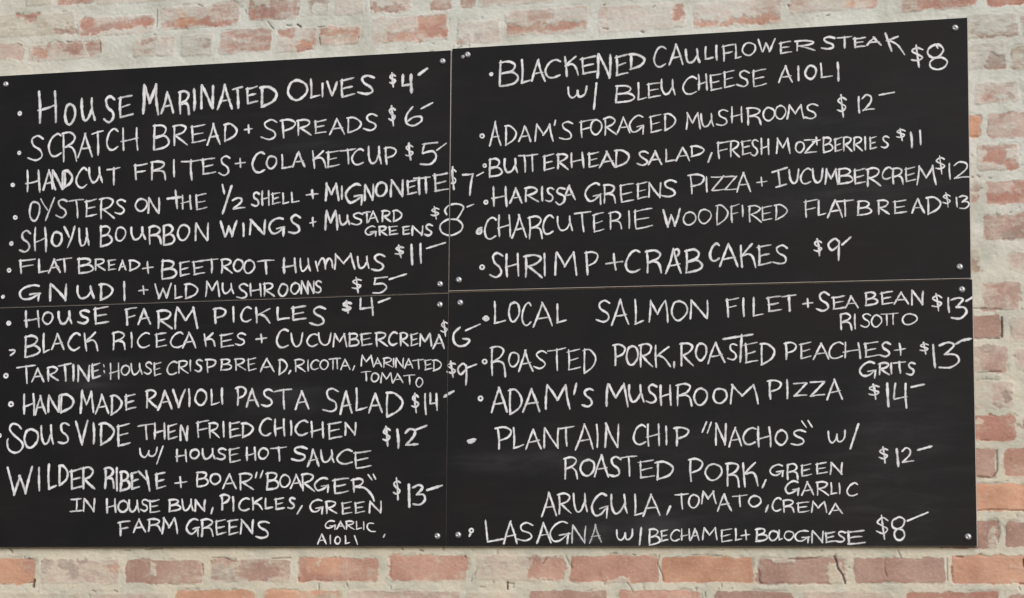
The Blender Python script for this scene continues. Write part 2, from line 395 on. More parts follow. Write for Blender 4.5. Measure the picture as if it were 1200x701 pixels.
def build_wall():
    tl, tr = at(-5, -5, WALL_Y), at(1205, -5, WALL_Y)
    br = at(1205, 706, WALL_Y)
    top_in = min(at(0, 100, WALL_Y)[1], at(1150, 40, WALL_Y)[1])
    xs0, xs1 = at(-8, 640, WALL_Y)[0] - 0.02, br[0] + 0.02
    z_top = max(tl[1], tr[1]) + 0.02
    z_bot = min(br[1], at(-5, 706, WALL_Y)[1]) - 0.02
    zb_in = at(600, 632, WALL_Y)[1]            # lower band starts just above the boards' lower edge
    xr_in = at(1120, 300, WALL_Y)[0]
    zt_in = -0.030
    f = 0.0021
    fine = lambda a, b: np.linspace(a, b, max(2, int(round((b - a) / f)) + 1))
    coarse = lambda a, b: np.linspace(a, b, max(2, int(round((b - a) / 0.012)) + 1))
    X0, X1, Z0, Z1 = -2.1, 2.3, -1.75, 0.6     # the wall goes on beyond the frame
    xs = np.unique(np.round(np.concatenate([coarse(X0, xs0), fine(xs0, xs1), coarse(xs1, X1)]), 6))
    zs = np.unique(np.round(np.concatenate([coarse(Z0, z_bot), fine(z_bot, zb_in), fine(zb_in, zt_in), fine(zt_in, z_top), coarse(z_top, Z1)]), 6))
    # behind the boards the columns may be coarse: build the centre as its own coarse block
    P, F, off = [], [], 0
    def block(bx, bz):
        nonlocal off
        gx, gz = np.meshgrid(bx, bz)
        nx, nz = len(bx), len(bz)
        idx = np.arange(nx * nz).reshape(nz, nx) + off
        q = np.stack([idx[:-1, :-1], idx[:-1, 1:], idx[1:, 1:], idx[1:, :-1]], -1).reshape(-1, 4)
        P.append(np.stack([gx.ravel(), gz.ravel()], 1)); F.append(q)
        off += nx * nz
    zlow, zmid, zhigh = zs[zs <= zb_in + 1e-5], zs[(zs >= zb_in - 1e-5) & (zs <= zt_in + 1e-5)], zs[zs >= zt_in - 1e-5]
    xl, xr = xs[xs <= xr_in], xs[xs >= xs[xs <= xr_in][-1] - 1e-7]
    block(xs, zlow); block(xs, zhigh); block(xr, zmid)
    xc = np.unique(np.concatenate([coarse(X0, xl[-1] + 1e-9), [xl[-1]]]))
    block(xc, np.unique(np.concatenate([coarse(zmid[0], zmid[-1])])))
    P, F = np.concatenate(P), np.concatenate(F)
    x, z = P[:, 0], P[:, 1]

    n = len(x)
    wx = x + 0.012 * (fbm(x * 38, z * 38, 11) - .5) + 0.004 * (fbm(x * 130, z * 130, 12, 3) - .5)
    wz = z + 0.010 * (fbm(x * 38, z * 38, 21) - .5) + 0.004 * (fbm(x * 130, z * 130, 22, 3) - .5)
    px_ = x + 0.026 * (fbm(x * 48, z * 48, 31) - .5) + 0.012 * (fbm(x * 190, z * 190, 32, 3) - .5)
    pz_ = z + 0.022 * (fbm(x * 48, z * 48, 41) - .5) + 0.011 * (fbm(x * 190, z * 190, 42, 3) - .5)
    exposed = np.full(n, -0.35)
    inside = np.zeros(n)
    edge = np.zeros(n)
    clay = np.tile(np.array(CLAY[PI_]), (n, 1))
    near = lambda r, m: np.nonzero((x > r[0] - m) & (x < r[2] + m) & (z > r[1] - m) & (z < r[3] + m))[0]
    def sdbox(i, r, ax, az, rad):
        cx, cz, hx, hz = (r[0] + r[2]) / 2, (r[1] + r[3]) / 2, (r[2] - r[0]) / 2, (r[3] - r[1]) / 2
        rad = min(rad, hx * .8, hz * .8)
        dx, dz = np.abs(ax[i] - cx) - hx + rad, np.abs(az[i] - cz) - hz + rad
        return np.hypot(np.maximum(dx, 0), np.maximum(dz, 0)) + np.minimum(np.maximum(dx, dz), 0) - rad
    vis = [to_rect(*b[:4]) + b[4:] for b in BRICKS]
    fx0, fx1 = at(0, 350, WALL_Y)[0] - .06, at(1200, 350, WALL_Y)[0] + .03
    hid = []
    for h in hidden_courses():
        if all(h[2] < v[0] - .004 or h[0] > v[2] + .004 or h[3] < v[1] - .004 or h[1] > v[3] + .004 for v in vis):
            cx, cz = (h[0] + h[2]) / 2, (h[1] + h[3]) / 2
            in_frame = (fx0 < cx < fx1) and (z_bot + .02 < cz < z_top - .02)
            behind = (-1.2 < h[0] and h[2] < 1.2 and h[1] > -1.17 and h[3] < -.02)
            if behind or not in_frame:
                hid.append(h)
    for k, b in enumerate(vis + hid):
        i = near(b, 0.03)
        if not len(i):
            continue
        d = sdbox(i, b, wx, wz, 0.008)
        s = sstep(0.003, -0.004, d)
        rnd = random.Random(k)
        tone = np.array(CLAY[b[5]]) * (0.92 + 0.16 * rnd.random())
        better = s > inside[i]
        clay[i[better]] = tone
        inside[i] = np.maximum(inside[i], s)
        bare_ = b[4] * (0.85 if b[1] > -0.05 else 1.0)
        exposed[i] = np.maximum(exposed[i], -0.35 + (bare_ + 0.35) * s)
        edge[i] = np.maximum(edge[i], np.exp(-((d - .0005) / 0.0022) ** 2) * (0.25 + b[4]))
    # variation inside a brick: kiln flashes
    tint = fbm(x * 16, z * 22, 51)
    clay = clay * (0.86 + 0.28 * tint)[:, None]
    for p in PATCHES:
        r = to_rect(*p[:4])
        i = near(r, 0.03)
        d = sdbox(i, r, px_, pz_, 0.006)
        s = sstep(0.0065, -0.0055, d)
        k = 0.88 if p[3] < 78 else 1.0          # the upper courses keep more of their whitewash
        exposed[i] = np.maximum(exposed[i], k * p[4] * s + exposed[i] * (1 - s))
        w = (s * .85)[:, None]
        clay[i] = clay[i] * (1 - w) + np.array(CLAY[p[5]]) * (0.88 + 0.24 * tint[i])[:, None] * w
    for q in SMEARS:
        r = to_rect(*q[:4])
        i = near(r, 0.03)
        s = sstep(0.004, -0.004, sdbox(i, r, px_, pz_, 0.006))
        exposed[i] -= q[4] * s
    wash = fbm(x * 22, z * 46, 91) - .5
    exposed += 0.55 * wash * inside
    crack = np.zeros(n)
    for pts, hw in CRACKS:
        w = [at(*p, WALL_Y) for p in pts]
        hw *= 0.0013
        r = (min(p[0] for p in w), min(p[1] for p in w), max(p[0] for p in w), max(p[1] for p in w))
        i = near(r, 0.02)
        d = np.full(len(i), 9.0)
        ax, az = x[i] + 0.4 * (wx[i] - x[i]), z[i] + 0.4 * (wz[i] - z[i])
        for (a, b) in zip(w[:-1], w[1:]):
            vx, vz = b[0] - a[0], b[1] - a[1]
            t = np.clip(((ax - a[0]) * vx + (az - a[1]) * vz) / max(vx * vx + vz * vz, 1e-9), 0, 1)
            d = np.minimum(d, np.hypot(ax - a[0] - t * vx, az - a[1] - t * vz))
        crack[i] = np.maximum(crack[i], (0.9 if hw > .0018 else 0.62) * sstep(hw + 0.0010, hw - 0.0010, d))
    # random pits and ragged lifted edges of the lime
    pit = sstep(0.86, 0.95, vnoise(x * 95 + 3 * wx, z * 105, 71)) * (1 - .7 * inside) * sstep(0.5, 0.7, vnoise(x * 9, z * 9, 72))
    crack = np.maximum(crack, 0.35 * pit)
    rim = edge * sstep(0.56, 0.72, fbm(x * 30, z * 45, 73, 3))
    crack = np.maximum(crack, np.clip(rim * 0.28, 0, .35))
    # lime's own tone plus warm ground bounce painted into the lower courses; left warmer
    warmth = np.clip(sstep(-0.1, -1.15, z + 0.25 * (fbm(x * 2.2, z * 2.2, 81) - .5)) * 0.85 + 0.35 * (fbm(x * 6, z * 6, 82) - .4)
                     + 0.35 * sstep(-0.75, -1.2, x) * sstep(-0.3, 0.05, z), 0, 1)
    # relief
    bare = sstep(0.25, 0.75, exposed + 0.5 * (fbm(x * 60, z * 60, 33) - .5))
    lump = fbm(x * 26, z * 34, 61, 5) - .5
    grit = fbm(x * 150, z * 190, 62, 3) - .5
    relief = 0.0036 * lump * (1 - 0.55 * bare) + 0.0013 * grit + 0.0011 * inside - 0.0012 * bare - 0.0012 * edge * (0.25 + bare) - 0.0060 * crack
    y = WALL_Y - np.clip(relief, -0.012, 0.0036)
    me = bpy.data.meshes.new('brick_wall')
    co = np.stack([x, y, z], 1).astype(np.float32)
    me.vertices.add(n)
    me.vertices.foreach_set('co', co.ravel())
    me.loops.add(len(F) * 4)
    me.loops.foreach_set('vertex_index', F.astype(np.int32).ravel())
    me.polygons.add(len(F))
    me.polygons.foreach_set('loop_start', np.arange(0, len(F) * 4, 4, dtype=np.int32))
    me.polygons.foreach_set('loop_total', np.full(len(F), 4, dtype=np.int32))
    me.polygons.foreach_set('use_smooth', np.ones(len(F), dtype=bool))
    me.update(calc_edges=True)
    for nm, arr in (('exposed', exposed), ('inside', inside), ('crack', crack), ('warmth', warmth)):
        a = me.attributes.new(nm, 'FLOAT', 'POINT')
        a.data.foreach_set('value', arr.astype(np.float32))
    a = me.attributes.new('clay', 'FLOAT_COLOR', 'POINT')
    a.data.foreach_set('color', np.concatenate([np.clip(clay, 0, 1), np.ones((n, 1))], 1).astype(np.float32).ravel())
    me.materials.append(M_WALL)
    root = bpy.data.objects.new('brick_wall', me)
    C.objects.link(root)
    root['label'] = 'old brick wall with red bricks showing through worn whitewash and lime mortar behind the menu boards'
    root['category'] = 'wall'
    return root

build_wall()

# ================================================================== FOUR MENU BOARDS
THICK = 0.0075
def W(px, py):
    return at(px, py, 0.0)
# outer corners (top left, top right, bottom right, bottom left) in the photograph
QUADS = {
 'TL': [(-7, 89.7), (528.9, 59.0), (525.6, 342.3), (-7, 360.2)],
 'BL': [(-7, 361.2), (525.6, 343.6), (522.5, 640.2), (-8, 641.6)],
 'TR': [(529.9, 57.2), (1133.8, 20.8), (1138.1, 326.2), (526.4, 341.0)],
 'BR': [(525.95, 343.0), (1139.6, 327.6), (1145.4, 640.2), (522.8, 640.4)],
}
# how far the black face stops short of the board's raw edge (top, right, bottom, left), metres
INSET = {'TL': (0, (.0014, .0002), .0001, 0), 'BL': (0.0005, (.0001, .0), 0.0005, 0), 'TR': (0, (.0008, .0008), .0013, .0003), 'BR': (0, (.0010, .0010), .0005, 0)}
LABEL = {
 'TL': 'black chalkboard panel headed HOUSE MARINATED OLIVES in white chalk',
 'BL': 'black chalkboard panel headed HOUSE FARM PICKLES in white chalk',
 'TR': 'black chalkboard panel headed BLACKENED CAULIFLOWER STEAK in white chalk',
 'BR': 'black chalkboard panel headed LOCAL SALMON FILET in white chalk',
}
# wiped chalk haze: photo centre, radii, strength
DUST = [(110,448,34,14,.05),(640,540,60,16,.045),(560,540,40,10,.03),(800,520,120,30,.018),(1060,480,60,60,.022),(1080,120,80,60,.010),
        (370,165,60,20,.018),(480,140,60,60,.010),(330,470,60,20,.035),(960,150,60,30,.014),(1000,225,110,25,.02),(770,620,40,22,.05),
        (1050,560,80,90,.018),(690,625,26,16,.05),(850,600,200,40,.018),(240,140,160,50,.008),(120,430,60,12,.02),(740,420,16,10,.03),(930,240,140,18,.018)]
panels = {}
for key, quad in QUADS.items():
    w = [W(*p) for p in quad]
    root = bpy.data.objects.new('menu_board', None)
    bx, bz = (w[3][0] + w[2][0]) / 2, (w[3][1] + w[2][1]) / 2
    root.location = (bx, 0, bz)
    root.empty_display_size = 0.1
    C.objects.link(root)
    root['label'] = LABEL[key]
    root['category'] = 'chalkboard'
    root['group'] = 'chalkboard menu panels'
    panels[key] = {'root': root, 'o': (bx, bz), 'w': w}
    # raw core
    v = [(x - bx, 0.0006, z - bz) for x, z in w] + [(x - bx, THICK, z - bz) for x, z in w]
    f = [(3, 2, 1, 0), (4, 5, 6, 7), (0, 1, 5, 4), (1, 2, 6, 5), (2, 3, 7, 6), (3, 0, 4, 7)]
    link_mesh('backing', v, f, M_CORE, root)
    # black writing surface
    t, r, b, l = INSET[key]
    tlc, trc, brc, blc = [np.array(p) for p in w]
    def corner(p, dx, dz):
        return p + np.array([dx, dz])
    q = [corner(tlc, l, -t), corner(trc, -r[0], -t), corner(brc, -r[1], b), corner(blc, l, b)]
    nu, nv = 140, 70
    V, D = [], []
    rag = random.Random(5)
    for j in range(nv + 1):
        for i in range(nu + 1):
            s, tt = i / nu, j / nv
            p = (q[0] * (1 - s) + q[1] * s) * (1 - tt) + (q[3] * (1 - s) + q[2] * s) * tt
            V.append([p[0], p[1]])
    V = np.array(V)
    dust = np.zeros(len(V))
    for cx, cy, rx, ry, st in DUST:
        c0, ca_, cb_ = W(cx, cy), W(cx + rx, cy), W(cx, cy + ry)
        ex_, ez_ = abs(ca_[0] - c0[0]), abs(cb_[1] - c0[1])
        g = np.exp(-(((V[:, 0] - c0[0]) / ex_) ** 2 + ((V[:, 1] - c0[1]) / ez_) ** 2))
        dust += 0.95 * st * g
    verts = [(p[0] - bx, 0.0, p[1] - bz) for p in V]
    faces = []
    for j in range(nv):
        for i in range(nu):
            a = j * (nu + 1) + i
            faces.append((a, a + nu + 1, a + nu + 2, a + 1))
    # wrap the sheet's own 0.5 mm thickness
    ring = [i for i in range(nu + 1)] + [j * (nu + 1) + nu for j in range(1, nv + 1)] + \
           [nv * (nu + 1) + i for i in range(nu - 1, -1, -1)] + [j * (nu + 1) for j in range(nv - 1, 0, -1)]
    base = len(verts)
    for i in ring:
        verts.append((verts[i][0], 0.0005, verts[i][2]))
    for k in range(len(ring)):
        k2 = (k + 1) % len(ring)
        faces.append((ring[k], ring[k2], base + k2, base + k))
    o = link_mesh('black_face', verts, faces, M_BOARD, root)
    a = o.data.attributes.new('dust', 'FLOAT', 'POINT')
    a.data.foreach_set('value', np.concatenate([dust, np.zeros(len(ring))]).astype(np.float32))

# ------------------------------------------------------------------ screws
def screw_mesh(rad, hgt, mat, recess=True):
    seg, rings = 20, 6
    v, f = [], []
    prof = [(rad, 0.0), (rad, -0.0008)]
    for k in range(1, rings + 1):
        a = k / rings * math.pi / 2
        prof.append((rad * math.cos(a) if k < rings else 0.0, -0.0008 - (hgt - 0.0008) * math.sin(a)))
    if recess:                                  # the driver socket in the crown
        prof = prof[:-2] + [(rad * .34, -hgt * .98), (rad * .30, -hgt * .45), (0.0, -hgt * .40)]
    for r, y in prof[:-1]:
        for s in range(seg):
            a = 2 * math.pi * s / seg
            v.append((r * math.cos(a), y, r * math.sin(a)))
    v.append((0, prof[-1][1], 0))
    m_ = len(prof) - 1
    for k in range(m_ - 1):
        for s in range(seg):
            s2 = (s + 1) % seg
            f.append((k * seg + s, k * seg + s2, (k + 1) * seg + s2, (k + 1) * seg + s))
    for s in range(seg):
        f.append(((m_ - 1) * seg + s, (m_ - 1) * seg + (s + 1) % seg, len(v) - 1))
    me = bpy.data.meshes.new('screw')
    me.from_pydata(v, [], f)
    me.update()
    me.materials.append(mat)
    me.polygons.foreach_set('use_smooth', [True] * len(me.polygons))
    return me

SCREW = screw_mesh(0.0076, 0.0052, M_SCREW)
SMALL = screw_mesh(0.0050, 0.0022, M_DULL, False)
SCREWS = {'TL': [(7, 99), (518.8, 72), (515.7, 333.2)], 'BL': [(515.5, 357.3), (512.6, 628.4)],
          'TR': [(548, 64.4), (537.7, 328.2), (1119.3, 33), (1124.6, 313)], 'BR': [(539.3, 355), (537, 627), (1127.2, 339.5), (1134.4, 629.2)]}
for key, pts in SCREWS.items():
    p = panels[key]
    for px, py in pts:
        x, z = W(px, py)
        o = bpy.data.objects.new('screw', SCREW)
        C.objects.link(o)
        o.parent = p['root']
        o.location = (x - p['o'][0], 0.0, z - p['o'][1])
        o.rotation_euler = (random.uniform(-.12, .12), random.uniform(0, 3), random.uniform(-.12, .12))
x, z = W(542.4, 66.8)
o = bpy.data.objects.new('screw', SMALL)
C.objects.link(o)
o.parent = panels['TR']['root']
o.location = (x - panels['TR']['o'][0], 0.0, z - panels['TR']['o'][1])
o['label'] = 'smaller dull grey screw beside the bright corner screw'

# ================================================================== CHALK HANDWRITING
# a stroke alphabet in a unit box (x right, y down); 'c' strokes are curves, 'l' strokes are straight
G = {
 'A': ['l0,1 .5,0', 'l.47,.0 1,.97', 'l.17,.66 .86,.58'],
 'B': ['l.08,0 .04,1', 'c0,.05 .5,0 .82,.14 .62,.38 .12,.52', 'c.12,.5 .7,.46 1,.68 .75,.9 .03,1'],
 'C': ['c1,.1 .7,0 .28,.18 0,.6 .18,.93 .55,1 .97,.86'],
 'D': ['l.12,.02 .1,1', 'c0,.04 .5,.02 1,.34 .78,.72 .08,1'],
 'E': ['l.1,.08 .14,.99', 'l0,.15 .95,0', 'l.13,.56 .82,.44', 'l.12,1 1,.86'],
 'F': ['l.1,.07 .16,1', 'l0,.14 1,0', 'l.12,.56 .84,.44'],
 'G': ['c.88,.08 .6,0 .22,.17 0,.52 .18,.85 .52,.84 .85,.6', 'l.48,.60 1,.52', 'l.93,.54 .9,1'],
 'H': ['l.08,0 .1,1', 'l.9,0 .97,1', 'l0,.62 .95,.45'],
 'I': ['l.4,0 .6,1'],
 'Is': ['l.05,.05 .9,0', 'l.5,.03 .5,.95', 'l0,1 1,.9'],
 'K': ['l.12,0 .16,1', 'l.95,.04 .15,.55', 'c.3,.45 .66,.58 1,1'],
 'K2': ['l.1,.04 .22,1', 'l.82,0 .14,.52', 'c.2,.5 .62,.42 .86,.58 1,.98'],
 'L': ['l.1,0 .13,.98', 'l.1,1 1,.86'],
 'M': ['l.04,1 .12,0', 'l.12,.02 .48,.62', 'l.48,.62 .84,.02', 'l.84,0 1,1'],
 'N': ['l.04,1 .08,.02', 'l.08,0 .9,.98', 'l.9,1 .96,.02'],
 'O': ['c.58,.01 .2,.12 0,.58 .22,.95 .6,.98 .97,.6 .92,.18 .5,.0 .3,.06'],
 'P': ['l.14,.02 .2,1', 'c0,.06 .55,0 1,.16 .8,.46 .2,.62'],
 'R': ['l.1,.03 .1,1', 'c0,.07 .52,0 .9,.14 .7,.4 .14,.56', 'l.2,.53 1,1'],
 'R2': ['l.1,.03 .1,1', 'c0,.07 .52,0 .9,.14 .7,.38 .14,.54', 'c.14,.54 .55,.5 .86,.62 .98,1'],
 'S': ['c.97,.12 .6,0 .24,.14 .34,.4 .78,.6 .86,.84 .5,1 0,.9'],
 'T': ['l0,.12 1,0', 'l.5,.03 .56,1'],
 'TT': ['l0,.09 1,0', 'l.32,.05 .36,1', 'l.7,.04 .74,.95'],
 'U': ['c0,0 .03,.55 .22,.95 .55,.86 .8,.45', 'l.8,0 .84,.55', 'l.84,.5 1,.95'],
 'U2': ['c0,.02 .08,.66 .42,1 .82,.78 1,0'],
 'V': ['l0,0 .5,1', 'l.5,1 1,0'],
 'W': ['l0,.05 .26,1', 'l.26,1 .5,.35', 'l.5,.35 .72,.96', 'l.72,.96 1,0'],
 'w': ['c0,.08 .06,.75 .26,1 .46,.75 .52,.35', 'c.52,.35 .55,.8 .75,.92 .95,.6 1,0'],
 'Y': ['l0,.02 .48,.52', 'l1,0 .32,1'],
 'Z': ['l0,.06 1,0', 'l1,0 .03,1', 'l.03,1 1,.92'],
 '+': ['l0,.6 1,.45', 'l.47,0 .55,1'],
 '$': ['c.92,.20 .5,.12 .08,.27 .45,.43 .92,.56 .55,.74 .02,.68', 'l.40,0 .64,1'],
 '1': ['l.3,0 .7,1'],
 '2': ['c0,.22 .35,0 .72,.1 .66,.45 .05,.96', 'l.05,.97 1,.88'],
 '3': ['c0,.1 .45,0 .78,.12 .3,.46', 'c.3,.46 .85,.46 1,.72 .6,.98 0,.97'],
 '4': ['l.06,0 0,.6', 'l0,.62 .85,.54', 'l.78,0 .86,1'],
 '5': ['l.26,.07 .16,.46', 'c.16,.46 .7,.4 .92,.66 .6,.97 .08,.98', 'l.2,.1 1,0'],
 '6': ['c.42,0 .06,.4 .06,.84 .42,1 .92,.76 .92,.52 .5,.5 .1,.76'],
 '7': ['l0,.05 .98,0', 'l.95,0 .65,1'],
 '8': ['c.66,.06 .35,.0 .1,.2 .35,.44 .85,.64 .95,.86 .5,1 .08,.86 .2,.62 .75,.38 .85,.14 .5,.0'],
 '9': ['c.9,.14 .5,0 .05,.26 .3,.54 .85,.3', 'l.9,.1 .85,1'],
 ',': ['l1,0 0,1'],
}
TILES = {'A': (0, 60), 'B': (280, 60), 'C': (0, 220), 'D': (280, 220), 'E': (0, 370), 'F': (280, 370), 'G': (0, 520), 'H': (280, 520),
         'I': (540, 20), 'J': (840, 20), 'K': (540, 170), 'L': (840, 170), 'M': (540, 330), 'N': (840, 330), 'O': (540, 480), 'P': (840, 480)}
